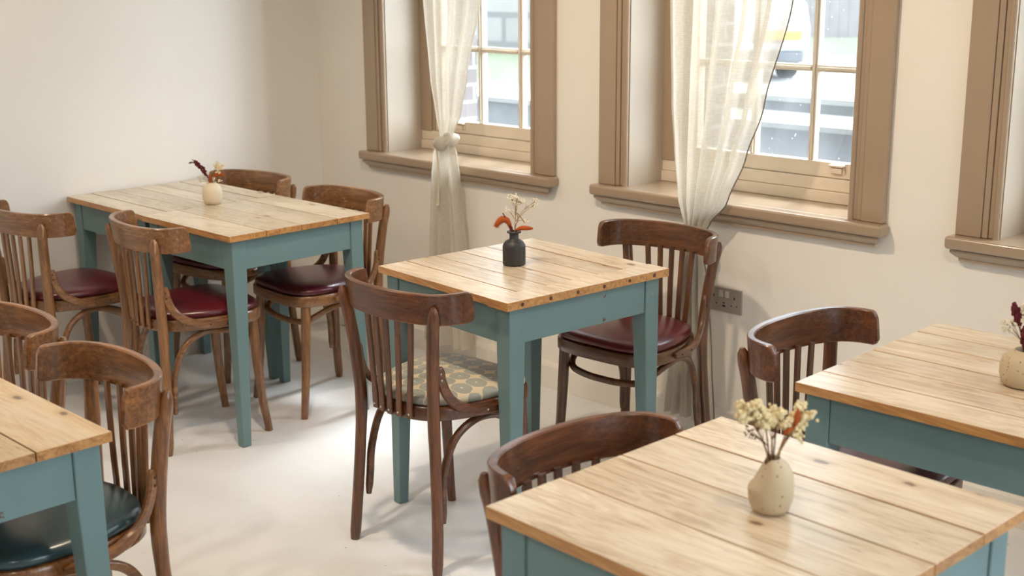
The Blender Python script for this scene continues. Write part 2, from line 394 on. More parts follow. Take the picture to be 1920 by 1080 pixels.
# ------------------------------------------------------------------ mesh helpers
def cat(pts, n=8, closed=False):
    """Catmull-Rom through points (any tuple length)."""
    out = []; P = [tuple(p) for p in pts]; N = len(P)
    segs = N if closed else N-1
    for i in range(segs):
        if closed: p0, p1, p2, p3 = P[(i-1) % N], P[i], P[(i+1) % N], P[(i+2) % N]
        else:
            p1, p2 = P[i], P[i+1]
            p0 = P[i-1] if i > 0 else tuple(2*a-b for a, b in zip(p1, p2))
            p3 = P[i+2] if i+2 < N else tuple(2*b-a for a, b in zip(p1, p2))
        for k in range(n):
            t = k/n
            out.append(tuple(0.5*((2*b)+(-a+c)*t+(2*a-5*b+4*c-d)*t*t+(-a+3*b-3*c+d)*t**3) for a, b, c, d in zip(p0, p1, p2, p3)))
    if not closed: out.append(P[-1])
    return out

class MB:
    def __init__(s): s.v = []; s.f = []; s.mi = []; s.uv = None
    def add(s, verts, faces, mi=0):
        o = len(s.v); s.v += [tuple(v) for v in verts]
        for f in faces: s.f.append(tuple(i+o for i in f)); s.mi.append(mi)
    def box(s, x0, y0, z0, x1, y1, z1, mi=0):
        v = [(x0, y0, z0), (x1, y0, z0), (x1, y1, z0), (x0, y1, z0), (x0, y0, z1), (x1, y0, z1), (x1, y1, z1), (x0, y1, z1)]
        s.add(v, [(3, 2, 1, 0), (4, 5, 6, 7), (0, 1, 5, 4), (1, 2, 6, 5), (2, 3, 7, 6), (3, 0, 4, 7)], mi); return s
    def hexa(s, bot, top, mi=0):
        s.add(list(bot)+list(top), [(3, 2, 1, 0), (4, 5, 6, 7), (0, 1, 5, 4), (1, 2, 6, 5), (2, 3, 7, 6), (3, 0, 4, 7)], mi); return s
    def rings(s, rings, closed=False, cap=True, mi=0):
        n = len(rings[0]); vs = [p for r in rings for p in r]; fs = []
        m = len(rings)
        for i in range(m if closed else m-1):
            a = i*n; b = ((i+1) % m)*n
            for k in range(n):
                k2 = (k+1) % n
                fs.append((a+k, a+k2, b+k2, b+k))
        if cap and not closed:
            fs.append(tuple(range(n-1, -1, -1))); fs.append(tuple((m-1)*n+k for k in range(n)))
        s.add(vs, fs, mi); return s
    def tube(s, path, rad, n=10, mi=0, squash=None, closed=False, up=None, cap=True):
        P = [Vector(p) for p in path]; m = len(P)
        rads = rad if isinstance(rad, (list, tuple)) else [rad]*m
        if len(rads) != m:
            src = rads; rads = []
            for i in range(m):
                t = i/(m-1)*(len(src)-1); k = min(int(t), len(src)-2); rads.append(src[k]+(src[k+1]-src[k])*(t-k))
        rg = []; prev = None
        for i in range(m):
            if closed: d = P[(i+1) % m]-P[i-1]
            else: d = P[min(i+1, m-1)]-P[max(i-1, 0)]
            d.normalize()
            if up is not None: a = Vector(up)
            else: a = prev if prev is not None else (Vector((0, 0, 1)) if abs(d.z) < 0.9 else Vector((0, 1, 0)))
            a = (a-d*a.dot(d)).normalized(); b = d.cross(a); prev = a
            r = rads[i]; ring = []
            for k in range(n):
                t = 2*PI*k/n; ca, sa = math.cos(t), math.sin(t)
                if squash: ca *= squash[0]; sa *= squash[1]
                ring.append(P[i]+a*(r*ca)+b*(r*sa))
            rg.append(ring)
        return s.rings(rg, closed, cap, mi)
    def strip(s, path, w, h, normals=None, up=None, mi=0, rnd_=0.3):
        """sweep a rounded rectangle: w along 'side', h along normal."""
        P = [Vector(p) for p in path]; m = len(P); rg = []
        for i in range(m):
            d = (P[min(i+1, m-1)]-P[max(i-1, 0)]).normalized()
            nn = Vector(normals[i]) if normals else Vector(up)
            nn = (nn-d*nn.dot(d)).normalized(); sd = d.cross(nn)
            ww = (w[i] if isinstance(w, (list, tuple)) else w)/2; hh = (h[i] if isinstance(h, (list, tuple)) else h)/2
            c = rnd_*min(ww, hh)
            prof = [(-ww+c, -hh), (ww-c, -hh), (ww, -hh+c), (ww, hh-c), (ww-c, hh), (-ww+c, hh), (-ww, hh-c), (-ww, -hh+c)]
            rg.append([P[i]+sd*a+nn*b for a, b in prof])
        return s.rings(rg, False, True, mi)
    def lathe(s, prof, n=28, c=(0, 0, 0), mi=0, shape=None):
        rg = []
        for r, z in prof:
            ring = []
            for k in range(n):
                t = 2*PI*k/n; x, y, zz = r*math.cos(t), r*math.sin(t), z
                if shape: x, y, zz = shape(x, y, zz)
                ring.append((c[0]+x, c[1]+y, c[2]+zz))
            rg.append(ring)
        return s.rings(rg, False, True, mi)
    def ball(s, c, r, n=8, m=6, sc_=(1, 1, 1), mi=0):
        rg = []
        for i in range(1, m):
            ph = PI*i/m
            rg.append([(c[0]+sc_[0]*r*math.sin(ph)*math.cos(2*PI*k/n), c[1]+sc_[1]*r*math.sin(ph)*math.sin(2*PI*k/n), c[2]-sc_[2]*r*math.cos(ph)) for k in range(n)])
        return s.rings(rg, False, True, mi)
    def build(s, name, mat, parent=None, smooth=True, bevel=0, seg=2, subsurf=0):
        me = bpy.data.meshes.new(name); me.from_pydata(s.v, [], s.f); me.validate()
        mats = mat if isinstance(mat, (list, tuple)) else [mat]
        for m in mats: me.materials.append(m)
        if len(mats) > 1:
            for p, i in zip(me.polygons, s.mi): p.material_index = i
        if s.uv:
            ul = me.uv_layers.new(name='UVMap')
            for lp in me.loops: ul.data[lp.index].uv = s.uv[lp.vertex_index]
        o = bpy.data.objects.new(name, me); COL.objects.link(o)
        if parent: o.parent = parent
        if bevel:
            b = o.modifiers.new('bevel', 'BEVEL'); b.width = bevel; b.segments = seg; b.limit_method = 'ANGLE'; b.angle_limit = R(40)
            b.harden_normals = True
        if subsurf:
            q = o.modifiers.new('subsurf', 'SUBSURF'); q.levels = subsurf; q.render_levels = subsurf
        if smooth:
            for p in me.polygons: p.use_smooth = True
            if not bevel and not subsurf:
                try: me.set_sharp_from_angle(angle=R(42))
                except Exception: pass
        return o

def tag(o, label=None, cat_=None, group=None, kind=None):
    if label: o['label'] = label
    if cat_: o['category'] = cat_
    if group: o['group'] = group
    if kind: o['kind'] = kind
    return o
def empty(name, loc=(0, 0, 0), rz=0.0):
    o = bpy.data.objects.new(name, None); COL.objects.link(o); o.location = loc; o.rotation_euler = (0, 0, rz); o.empty_display_size = 0.1
    return o
def structure(o, label=None): o['kind'] = 'structure'; o['label'] = label or o.name; return o
def copy_tree(o, parent=None):
    c = o.copy(); COL.objects.link(c)
    if parent: c.parent = parent
    for ch in o.children: copy_tree(ch, c)
    return c

# ------------------------------------------------------------------ room shell
X1, Y0, H = 6.6, -5.4, 3.15
SILL = 0.8525; HEAD = 2.72
WIN = [(0.361, 1.491, 0.571), (1.719, 2.882, 1.952), (3.116, 4.279, 3.349), (4.513, 5.676, 4.746)]   # casing left, casing right, sash left
OPEN = [(a+0.118, b-0.118) for a, b, c in WIN]

b = MB(); b.box(-0.2, Y0-0.2, -0.1, X1+0.2, 0.27, 0.0)
structure(b.build('floor', M['floor'], smooth=False), 'white painted floor of the cafe')
b = MB(); b.box(-0.2, Y0-0.2, H, X1+0.2, 0.45, H+0.15)
structure(b.build('ceiling', M['ceiling'], smooth=False), 'white ceiling above the dining room')
b = MB(); b.box(-0.2, Y0-0.2, 0.0, 0.0, 0.27, H)
structure(b.build('wall_left', M['wall'], smooth=False), 'bare off-white wall beside the double table')
def wall_open(mb, xs, y0, y1, x0, x1, z0, z1, zb, zt):
    cur = x0
    for a, c in xs:
        mb.box(cur, y0, z0, a, y1, z1); mb.box(a, y0, z0, c, y1, zb); mb.box(a, y0, zt, c, y1, z1); cur = c
    mb.box(cur, y0, z0, x1, y1, z1)
b = MB(); wall_open(b, OPEN, 0.0, 0.27, 0.0, X1+0.2, 0.0, H, SILL-0.04, HEAD+0.02)
structure(b.build('wall_back', M['wall'], smooth=False), 'off-white wall with the row of taupe windows')
b = MB(); wall_open(b, [(c+0.03, c+0.768) for a, q, c in WIN], 0.272, 0.43, -0.4, X1+0.3, 0.0, H, 0.92, HEAD-0.05)
structure(b.build('wall_outside', M['brick'], smooth=False), 'purple-grey brick outer skin around the windows')
b = MB(); b.box(-0.2, Y0-0.2, 0.0, X1+0.2, Y0, H)
structure(b.build('wall_front', M['wall'], smooth=False), 'off-white wall behind the viewer')
# end wall out of view, its window added for daylight from that side
b = MB(); b.box(X1, Y0, 0, X1+0.2, -2.4, H); b.box(X1, -1.0, 0, X1+0.2, 0.0, H); b.box(X1, -2.4, 0, X1+0.2, -1.0, 0.9); b.box(X1, -2.4, 2.2, X1+0.2, -1.0, H)
structure(b.build('wall_right', M['wall'], smooth=False), 'off-white end wall with one window')
b = MB()
for y in (-2.4, -1.73, -1.06): b.box(X1+0.06, y, 0.9, X1+0.13, y+0.06, 2.2)
for z in (0.9, 1.52, 2.14): b.box(X1+0.062, -2.4, z, X1+0.128, -1.0, z+0.06)
w5 = structure(b.build('window_5', M['sash'], smooth=False, bevel=0.004), 'unseen window added in the end wall for daylight')
b = MB(); b.box(X1+0.09, -2.36, 0.94, X1+0.094, -1.04, 2.16)
b.build('pane', M['glass1'], w5, smooth=False)
# baseboards
def baseboard(name, p0, p1, nrm, label):
    mb = MB(); p0, p1, nrm = Vector(p0), Vector(p1), Vector(nrm)
    prof = [(0.0, 0.0), (0.018, 0.0), (0.018, 0.088), (0.013, 0.098), (0.006, 0.106), (0.0, 0.106)]
    mb.rings([[p+nrm*(a+0.0005)+Vector((0, 0, z+0.0005)) for a, z in prof] for p in (p0, p1)])
    return structure(mb.build(name, M['baseboard'], smooth=False), label)
baseboard('baseboard_back', (0.0, 0, 0), (X1, 0, 0), (0, -1, 0), 'low off-white skirting under the windows')
baseboard('baseboard_left', (0, Y0, 0), (0, -0.019, 0), (1, 0, 0), 'low off-white skirting along the bare wall')

# ------------------------------------------------------------------ windows
def make_window(idx, wx, lift, label):
    a, c, sx = wx
    o0, o1 = a+0.118, c-0.118
    root = empty('window_%d' % idx, (0, 0, 0)); structure(root, label)
    zt = HEAD
    # architrave: flat board, quirk and bead
    mb = MB()
    mb.box(a, -0.021, SILL, a+0.078, 0.0, zt+0.118); mb.box(c-0.078, -0.021, SILL, c, 0.0, zt+0.118)
    mb.box(a+0.078, -0.021, zt+0.04, c-0.078, 0.0, zt+0.118)
    mb.box(a+0.078, -0.016, SILL, a+0.096, 0.0, zt+0.04); mb.box(c-0.096, -0.016, SILL, c-0.078, 0.0, zt+0.04)
    mb.box(a+0.096, -0.010, SILL, o0+0.004, 0.0, zt+0.02); mb.box(o1-0.004, -0.010, SILL, c-0.096, 0.0, zt+0.02)
    mb.build('casing', M['taupe'], root, bevel=0.004, seg=3)
    # bead at the reveal edge
    mb = MB()
    for x in (o0+0.001, o1-0.001): mb.tube([(x, -0.008, SILL), (x, -0.008, zt)], 0.010, 10)
    mb.build('bead', M['taupe'], root)
    # reveal lining
    mb = MB()
    mb.box(o0, 0.0, SILL, o0+0.012, 0.265, zt); mb.box(o1-0.012, 0.0, SILL, o1, 0.265, zt); mb.box(o0+0.012, 0.0, zt-0.012, o1-0.012, 0.265, zt)
    mb.build('reveal', M['reveal'], root, smooth=False)
    # sill board with horns, moulding under it
    mb = MB(); mb.box(o0, -0.012, SILL-0.038, o1, 0.265, SILL); mb.box(a-0.014, -0.060, SILL-0.038, c+0.014, 0.0, SILL)
    mb.build('sill', M['taupe'], root, bevel=0.010, seg=4)
    mb = MB()
    prof = [(0.0, 0.812), (-0.046, 0.812), (-0.046, 0.804), (-0.040, 0.798), (-0.032, 0.790), (-0.026, 0.786), (-0.026, 0.778), (0.0, 0.778)]
    r_ = []
    for x, s_ in ((a, 1), (c, -1)):
        r_.append([(x+s_*(0.046+y)*1.0, y, z) for y, z in prof])
    mb.rings(r_); mb.build('sill_moulding', M['taupe'], root, smooth=False)
    # inner board below the sash
    mb = MB(); mb.box(o0+0.012, 0.186, SILL, o1-0.012, 0.26, SILL+0.040); mb.box(o0+0.012, 0.192, SILL+0.0405, o1-0.012, 0.26, SILL+0.082)
    mb.build('under_board', M['sash'], root, bevel=0.003)
    # box frame beside the sash
    mb = MB(); s1 = sx+0.798
    mb.box(o0+0.012, 0.188, SILL+0.08, sx-0.012, 0.262, zt-0.012); mb.box(sx-0.012, 0.196, SILL+0.08, sx, 0.262, zt-0.012)
    if s1 < o1-0.014: mb.box(s1, 0.188, SILL+0.08, o1-0.012, 0.262, zt-0.012)
    mb.build('box_frame', M['taupe'], root, bevel=0.003)
    # sash
    mb = MB(); z0 = SILL+0.083; y0, y1 = 0.205, 0.245
    mb.box(sx, y0, z0, sx+0.045, y1, zt-0.012); mb.box(s1-0.045, y0, z0, s1, y1, zt-0.012)
    mb.box(sx+0.045, y0, z0, s1-0.045, y1, z0+0.052)
    gx0, gx1 = sx+0.045, s1-0.045; gw = (gx1-gx0)/3
    for k in (1, 2):
        x = gx0+gw*k
        mb.box(x-0.011, y0+0.008, z0+0.052, x+0.011, y1, zt-0.012); mb.box(x-0.005, y0, z0+0.052, x+0.005, y0+0.008, zt-0.012)
    for k, zz in enumerate((z0+0.052+0.308, z0+0.052+0.628, z0+0.052+0.94, z0+0.052+1.25, z0+0.052+1.56)):
        h_ = 0.018 if k == 2 else 0.011
        for q in range(3):
            xa = gx0+gw*q+(0.011 if q else 0); xb = gx0+gw*(q+1)-(0.011 if q < 2 else 0)
            mb.box(xa, y0+0.008, zz-h_, xb, y1, zz+h_); mb.box(xa, y0, zz-0.005, xb, y0+0.008, zz+0.005)
    mb.build('sash', M['sash'], root, bevel=0.003)
    mb = MB(); mb.box(gx0-0.004, 0.226, z0+0.048, gx1+0.004, 0.229, zt-0.02)
    mb.build('pane', M['glass2'] if idx == 2 else M['glass1'], root, smooth=False)
    if lift:
        mb = MB(); mb.box(lift-0.028, 0.200, z0+0.016, lift+0.028, 0.206, z0+0.05); mb.box(lift-0.028, 0.186, z0+0.040, lift+0.028, 0.204, z0+0.047); mb.box(lift-0.02, 0.192, z0+0.018, lift+0.02, 0.201, z0+0.036)
        mb.build('sash_lift', M['sash'], root, bevel=0.002)
    return root
make_window(1, WIN[0], 0.735, 'small-paned taupe window nearest the corner')
make_window(2, WIN[1], 2.583, 'middle small-paned taupe window with rain-specked glass')
make_window(3, WIN[2], None, 'taupe window cut by the edge of the view')
make_window(4, WIN[3], None, 'next taupe window further along the wall')

# ------------------------------------------------------------------ outside
b = MB(); b.box(-30, 0.43, -0.1, 30, 2.0, 0.3); b.box(-30, 2.0, -0.1, 30, 40, 0.39); b.box(X1+0.5, -30, -0.1, 30, 0.43, 0.10)
structure(b.build('ground', M['paving'], smooth=False), 'bright paved street outside the windows')
b = MB(); b.box(-2.6, 2.0, 0.39, 8, 2.48, 0.835); b.box(-0.7, 2.48, 0.39, 8, 2.9, 0.915)
gw_ = structure(b.build('wall_garden', M['concrete'], smooth=False), 'stepped low wall outside the middle window')
b = MB(); b.box(-2.62, 1.97, 0.836, 8.02, 2.479, 0.863); b.box(-0.72, 2.45, 0.916, 8.02, 3.0, 0.945)
b.build('coping', M['coping'], gw_, smooth=False)
def bank(name, x0, x1, y, label, top=0.3):
    mb = MB(); rows = []
    for i in range(40):
        x = x0+(x1-x0)*i/39
        rows.append([(x, y+rnd.uniform(-.06, .06), 0.392), (x, y+0.35, 0.40+top*0.6+rnd.uniform(-.03, .03)), (x, y+0.9, 0.40+top+rnd.uniform(-.03, .03)), (x, y+1.0, 0.392)])
    mb.rings(rows); return structure(mb.build(name, M['grass']), label)
bank('ground_verge', -16, -4.9, 6.9, 'grass verge along the street outside the corner window', 0.28)
bank('ground_bank', -9, 3, 13.0, 'grass bank behind the parked car', 0.22)
b = MB(); b.box(-17, 7.95, 0.39, -5.0, 8.3, 3.6)
structure(b.build('wall_stone', M['stone'], smooth=False), 'pale stone wall across the street')
b = MB()
for k in range(80):
    x = -10+k*0.17; b.box(x, 14.05+rnd.uniform(0, .02), 0.39, x+0.155, 14.10, 3.4+rnd.uniform(-.02, .02))
structure(b.build('wall_boarded', M['fence'], smooth=False), 'weathered board wall behind the grass bank')

# parked car seen past the curtain
def make_car():
    root = empty('car', (-3.06, 9.0, 0.39)); root.rotation_euler = (0, 0, R(45))
    # local: +x right, +y away from viewer ; rear right corner at origin
    W_, L = 1.72, 3.9
    mb = MB()
    sec = [(0.0, 0.36, 0.74), (0.06, 0.30, 0.86), (0.30, 0.26, 0.92), (0.9, 0.24, 0.95), (3.0, 0.24, 0.92), (3.75, 0.28, 0.78), (3.9, 0.36, 0.66)]
    r_ = []
    for y, zb, zt in sec:
        e = 0.10 if y in (0.0, 3.9) else 0.0
        ring = [(-e-0.02, zb+0.06), (-e, (zb+zt)/2), (-e-0.05, zt-0.02), (-e-0.16, zt), (-W_+e+0.16, zt), (-W_+e+0.05, zt-0.02), (-W_+e, (zb+zt)/2), (-W_+e+0.02, zb+0.06), (-W_+e+0.12, zb), (-e-0.12, zb)]
        r_.append([(x, y, z) for x, z in ring])
    mb.rings(r_); mb.build('body', M['carpaint'], root)
    mb = MB()
    r_ = []
    for y, z, ins in ((0.10, 0.90, 0.06), (0.45, 1.30, 0.16), (0.75, 1.42, 0.22), (2.0, 1.42, 0.22), (2.7, 0.93, 0.08)):
        r_.append([(-ins, y, 0.86), (-ins-0.02, y, z-0.03), (-ins-0.10, y, z), (-W_+ins+0.10, y, z), (-W_+ins+0.02, y, z-0.03), (-W_+ins, y, 0.86)])
    mb.rings(r_); cab = mb.build('cabin', M['carpaint'], root)
    mb = MB(); mb.add([(-0.2, 0.135, 0.965), (-W_+0.2, 0.135, 0.965), (-W_+0.28, 0.40, 1.275), (-0.28, 0.40, 1.275)], [(3, 2, 1, 0)])
    o = mb.build('rear_window', M['carglass'], root); sd = o.modifiers.new('thickness', 'SOLIDIFY'); sd.thickness = 0.02; sd.offset = -1.0
    mb = MB(); mb.tube([(-0.30, 0.15, 1.02), (-0.55, 0.17, 1.0)], 0.012, 6); mb.build('wiper', M['cardark'], root)
    mb = MB(); mb.box(-W_+0.10, -0.05, 0.22, -0.08, 0.12, 0.335); mb.build('lower_bumper', M['cardark'], root, bevel=0.02)
    mb = MB(); mb.box(-W_+0.06, -0.06, 0.34, -0.05, 0.10, 0.42); mb.build('bumper', M['carpaint'], root, bevel=0.025)
    mb = MB(); mb.box(-0.62, -0.035, 0.46, -0.10, 0.03, 0.56); mb.build('number_plate', M['yellow'], root, bevel=0.004)
    for x, y in ((-0.22, 0.62), (-W_+0.05, 0.62), (-0.22, 3.1), (-W_+0.05, 3.1)):
        mb = MB(); ring = []
        for xx, rr_ in ((x, 0.20), (x, 0.30), (x+0.03, 0.315), (x+0.15, 0.315), (x+0.18, 0.30), (x+0.18, 0.20)):
            ring.append([(xx, y+rr_*math.cos(2*PI*k/24), 0.316+rr_*math.sin(2*PI*k/24)) for k in range(24)])
        mb.rings(ring); wl = mb.build('wheel', M['rubber'], root)
    tag(root, 'pale silver car with a yellow plate parked outside the middle window', 'car')
make_car()

# ------------------------------------------------------------------ tables
TT = 0.760; TH = 0.021
def make_table(x, y, rot, wx, wy, planks, pine, label, board=0.0, leg_in=0.018):
    root = empty('pub_table', (x, y, 0), rot); tag(root, label, 'table')
    edge = 0
    # top of planks (grain runs along x)
    mb = MB(); acc = 0.0; tot = sum(planks); xe = wx-board
    for k, p in enumerate(planks):
        y0 = wy*acc/tot; acc += p; y1 = wy*acc/tot
        g0 = 0.0014 if k else 0.0; g1 = 0.0014 if k < len(planks)-1 else 0.0
        dz = rnd.uniform(-0.0006, 0.0004)
        v = [(0, y0+g0, TT-TH), (xe, y0+g0, TT-TH), (xe, y1-g1, TT-TH), (0, y1-g1, TT-TH), (0, y0+g0, TT+dz), (xe, y0+g0, TT+dz), (xe, y1-g1, TT+dz), (0, y1-g1, TT+dz)]
        mb.add(v, [(3, 2, 1, 0)], 1); o = len(mb.v)-8
        for f, mi in (((4, 5, 6, 7), 0), ((0, 1, 5, 4), 1), ((1, 2, 6, 5), 1), ((2, 3, 7, 6), 1), ((3, 0, 4, 7), 1)):
            mb.f.append(tuple(i+o for i in f)); mb.mi.append(mi)
        if k < len(planks)-1: mb.box(0.004, y1-g1+0.0001, TT-TH, xe-0.004, y1+0.0013, TT-0.0012, 2)
    if board:
        mb.box(xe+0.0012, -0.004, TT-TH-0.002, wx, wy+0.004, TT+0.001, 0)
        for i in range(-6, 0): mb.mi[i] = 1
        mb.mi[-5] = 0
    mb.build('tabletop', [pine, M['pine_edge'], M['grime']], root, bevel=0.0045 if not board else 0.006, seg=3)
    if board:
        for k in range(6):
            nb = MB(); yy = wy*(0.08+0.165*k); nb.lathe([(0.0001, 0.0), (0.0055, 0.0), (0.0055, 0.0012), (0.0001, 0.0014)], 10, shape=lambda a_, b_, c_, yy=yy: (wx+c_, yy+a_, TT-TH/2+b_))
            nb.build('peg', M['dstem'], root)
    i = leg_in; lt, lb = 0.056, 0.034; zt = TT-TH-0.0005
    ah = 0.105
    for sx, sy in ((0, 0), (1, 0), (1, 1), (0, 1)):
        cx = i if sx == 0 else wx-i; cy = i if sy == 0 else wy-i
        dx = 1 if sx == 0 else -1; dy = 1 if sy == 0 else -1
        def q(s_, z): 
            pts = [(cx, cy), (cx+dx*s_, cy), (cx+dx*s_, cy+dy*s_), (cx, cy+dy*s_)]
            if dx*dy < 0: pts = pts[::-1]
            return [(a, c, z) for a, c in pts]
        mb = MB(); mb.rings([q(lb, 0.0), q(lt, zt-ah-0.02), q(lt, zt)])
        mb.build('leg', M['teal'], root, bevel=0.0035)
    za, zb = zt-ah, zt
    for s_ in ((i+lt+.0005, i+0.004, wx-i-lt-.0005, i+0.026), (i+lt+.0005, wy-i-0.026, wx-i-lt-.0005, wy-i-0.004),
               (i+0.004, i+lt+.0005, i+0.026, wy-i-lt-.0005), (wx-i-0.026, i+lt+.0005, wx-i-0.004, wy-i-lt-.0005)):
        mb = MB(); mb.box(s_[0], s_[1], za, s_[2], s_[3], zb); mb.build('apron', M['teal'], root, bevel=0.002)
    return root
make_table(0.010, -1.260, -0.004, 0.590, 0.592, [1, 1, 1, 1, 1, .9], M['pine_old'], 'bleached plank table with teal legs pushed against the bare wall')
make_table(0.6045, -1.268, 0.004, 0.572, 0.60, [1, 1, 1.05, 1], M['pine_old'], 'bleached four-plank table joined to the one against the wall, near half of the pair')
make_table(1.874, -1.198, -0.085, 0.609, 0.617, [1, 1.05, .95, 1, .95, 1], M['pine'], 'small plank table with a breadboard end and the black bottle vase on it', board=0.085)
make_table(3.395, -2.215, -0.030, 0.624, 0.63, [1.3, 1.15, 1.1, 1.05], M['pine'], 'foreground plank table with wide boards and a lopsided speckled vase')
make_table(3.397, -1.296, 0.012, 0.655, 0.653, [1, 1.05, 1, 1.05, .95, 1], M['pine'], 'plank table cut by the picture edge, under the window shown only in part')
make_table(2.015, -3.07, 0.003, 0.605, 0.60, [1, 1.05, 1, 1.05], M['pine_gold'], 'golden plank table beside the teal-seated chair')

# ------------------------------------------------------------------ chairs
RING = [(0, .205), (.075, .204), (.145, .190), (.190, .145), (.203, .070), (.196, -.01), (.172, -.09), (.136, -.155), (.075, -.190), (0, -.199),
        (-.075, -.190), (-.136, -.155), (-.172, -.09), (-.196, -.01), (-.203, .070), (-.190, .145), (-.145, .190), (-.075, .204)]
def outline(scale=1.0, inset=0.0, n=4):
    pts = cat(RING, n, True); N = len(pts); out = []
    for i, (x, y) in enumerate(pts):
        x0, y0 = pts[i-1]; x1, y1 = pts[(i+1) % N]
        tx, ty = x1-x0, y1-y0; L = math.hypot(tx, ty); nx, ny = -ty/L, tx/L
        if nx*x+ny*y < 0: nx, ny = -nx, -ny
        out.append(((x-nx*inset)*scale, (y-ny*inset)*scale))
    return out
RAIL = [(-.216, -.095), (-.210, -.140), (-.190, -.178), (-.146, -.207), (-.08, -.226), (0, -.232), (.08, -.226), (.146, -.207), (.190, -.178), (.210, -.140), (.216, -.095)]
def make_chair(wood, seatmat, label, flat_seat=False):
    mx, mz, my = M[wood+'_x'], M[wood+'_z'], M[wood+'_y']
    root = empty('bentwood_chair'); tag(root, label, 'chair')
    # seat frame
    mb = MB(); rings = []
    for ins, z in ((0.004, .424), (0.0, .429), (0.0, .458), (0.004, .464), (0.030, .464), (0.034, .455)):
        rings.append([(x, y, z) for x, y in outline(inset=ins)])
    mb.rings(rings); mb.build('seat_frame', mx, root)
    # upholstered seat
    mb = MB(); rings = []
    prof = ((0.014, .4645), (0.009, .470), (0.008, .478), (0.012, .486), (0.024, .493), (0.048, .498), (0.085, .502), (0.130, .504), (0.165, .505))
    for ins, z in prof:
        if ins < 0.05: rings.append([(x, y, z) for x, y in outline(inset=ins)])
        else: rings.append([(x, y, z) for x, y in outline(scale=(0.205-ins)/0.205)])
    mb.rings(rings); mb.build('seat', seatmat, root)
    # back rail: bent plywood with rounded ends
    path = cat(RAIL, 7); N = len(path); rg = []; th = 0.0185
    ln = [0.0]
    for i in range(1, N): ln.append(ln[-1]+math.hypot(path[i][0]-path[i-1][0], path[i][1]-path[i-1][1]))
    for i, (x, y) in enumerate(path):
        x0, y0 = path[max(i-1, 0)]; x1, y1 = path[min(i+1, N-1)]
        tx, ty = x1-x0, y1-y0; L = math.hypot(tx, ty); nx, ny = ty/L, -tx/L      # outward (away from sitter)
        e = min(ln[i], ln[-1]-ln[i]); rc = 0.018
        cut = rc-math.sqrt(max(0, rc*rc-(rc-e)**2)) if e < rc else 0.0
        zt, zb = .797-cut*0.95, .711+cut*0.75
        tt = th*(0.72 if e < 0.004 else 1.0)
        ring = []
        for a, z in ((-.5, zb+.003), (-.34, zb), (.34, zb), (.5, zb+.003), (.5, (zb+zt)/2), (.5, zt-.003), (.34, zt), (-.34, zt), (-.5, zt-.003), (-.5, (zb+zt)/2)):
            lean = (z-.755)*0.12
            ring.append((x+nx*a*tt, y+ny*a*tt-lean, z))
        rg.append(ring)
    mb = MB(); mb.rings(rg); o = mb.build('back_rail', [mx, M[wood+'_worn_sheen']], root); o.data.set_sharp_from_angle(angle=R(28))
    for pl in o.data.polygons: pl.material_index = 1 if pl.normal.z > 0.35 else 0  # upward faces get the rubbed wood with painted sheen
    # back legs run up to the rail; front legs
    for s_ in (-1, 1):
        p = cat([(s_*.176, -.205, 0), (s_*.169, -.194, .14), (s_*.158, -.186, .30), (s_*.151, -.183, .44), (s_*.158, -.189, .56), (s_*.172, -.199, .68), (s_*.1835, -.206, .738)], 5)
        p += [(s_*.1865, -.208, .753), (s_*.188, -.209, .765)]
        mb = MB(); mb.tube(p, [.0135]+[.0165]*12+[.0178]*10+[.0172]*6+[.0158, .013, .006], 12, squash=(1.0, 1.0)); mb.build('back_leg', mz, root)
        p = cat([(s_*.172, .186, 0), (s_*.164, .168, .14), (s_*.160, .157, .30), (s_*.158, .150, .426)], 5)
        mb = MB(); mb.tube(p, [.0135, .0155, .0175, .0180], 12); mb.build('front_leg', mz, root)
        # side brace from back leg down along the seat frame
        p = cat([(s_*.166, -.172, .590), (s_*.168, -.166, .545), (s_*.176, -.140, .492), (s_*.194, -.085, .456), (s_*.207, -.020, .446), (s_*.2125, .055, .445)], 5)
        nn = []
        for (x, y, z) in p: nn.append((s_*1.0, -0.45 if y < -.1 else -0.12, 0))
        Np = len(p); ws = [0.016 if i in (0, Np-1) else (0.024 if i in (1, Np-2) else 0.027) for i in range(Np)]
        hs = [0.010 if i in (0, Np-1) else 0.0145 for i in range(Np)]
        mb = MB(); mb.strip(p, ws, hs, normals=nn, rnd_=0.6); br = mb.build('side_brace', my, root)
        for k in (2, 4, Np-7, Np-3):
            q = Vector(p[k]); n_ = Vector(nn[k]).normalized()
            sb = MB(); sb.ball(q+n_*0.0072, 0.0034, 8, 6)
            sb.build('screw', M['screw'] if wood == 'mahogany' else M['dstem'], br)
    # slats
    for k in range(5):
        u = k-2
        xt, xb = u*.045, u*.0355
        yt = -.226+0.012*(u/2)**2 + 0.012; yb = -.206+.010*(u/2)**2
        mb = MB(); pth = [(xb, yb, .430), (xb, yb-0.001, .470), (xb+(xt-xb)*.45, yb+(yt-yb)*.36, .57), (xt, yt, .722)]
        mb.strip(cat(pth, 4), .0195, .0095, up=(0, -1, 0.15), rnd_=0.5); sl_ = mb.build('slat', mz, root)
        sb = MB(); sb.ball((xb, yb-.0058, .442), .0032, 8, 6); sb.build('screw', M['screw'] if wood == 'mahogany' else M['dstem'], sl_)
    # bentwood hoop tying the legs together under the seat
    half = [(.158, -.162, .135), (.1535, -.158, .20), (.152, -.150, .28), (.158, -.110, .37), (.170, -.040, .412), (.172, .040, .406), (.158, .108, .378), (.128, .138, .358), (.06, .150, .350), (0, .152, .349)]
    p = cat([(-x, y, z) for x, y, z in half][:-1]+half[::-1], 6)
    mb = MB(); mb.tube(p, [.008]+[.0115]*40+[.008], 10); mb.build('stretcher', my, root)
    return root
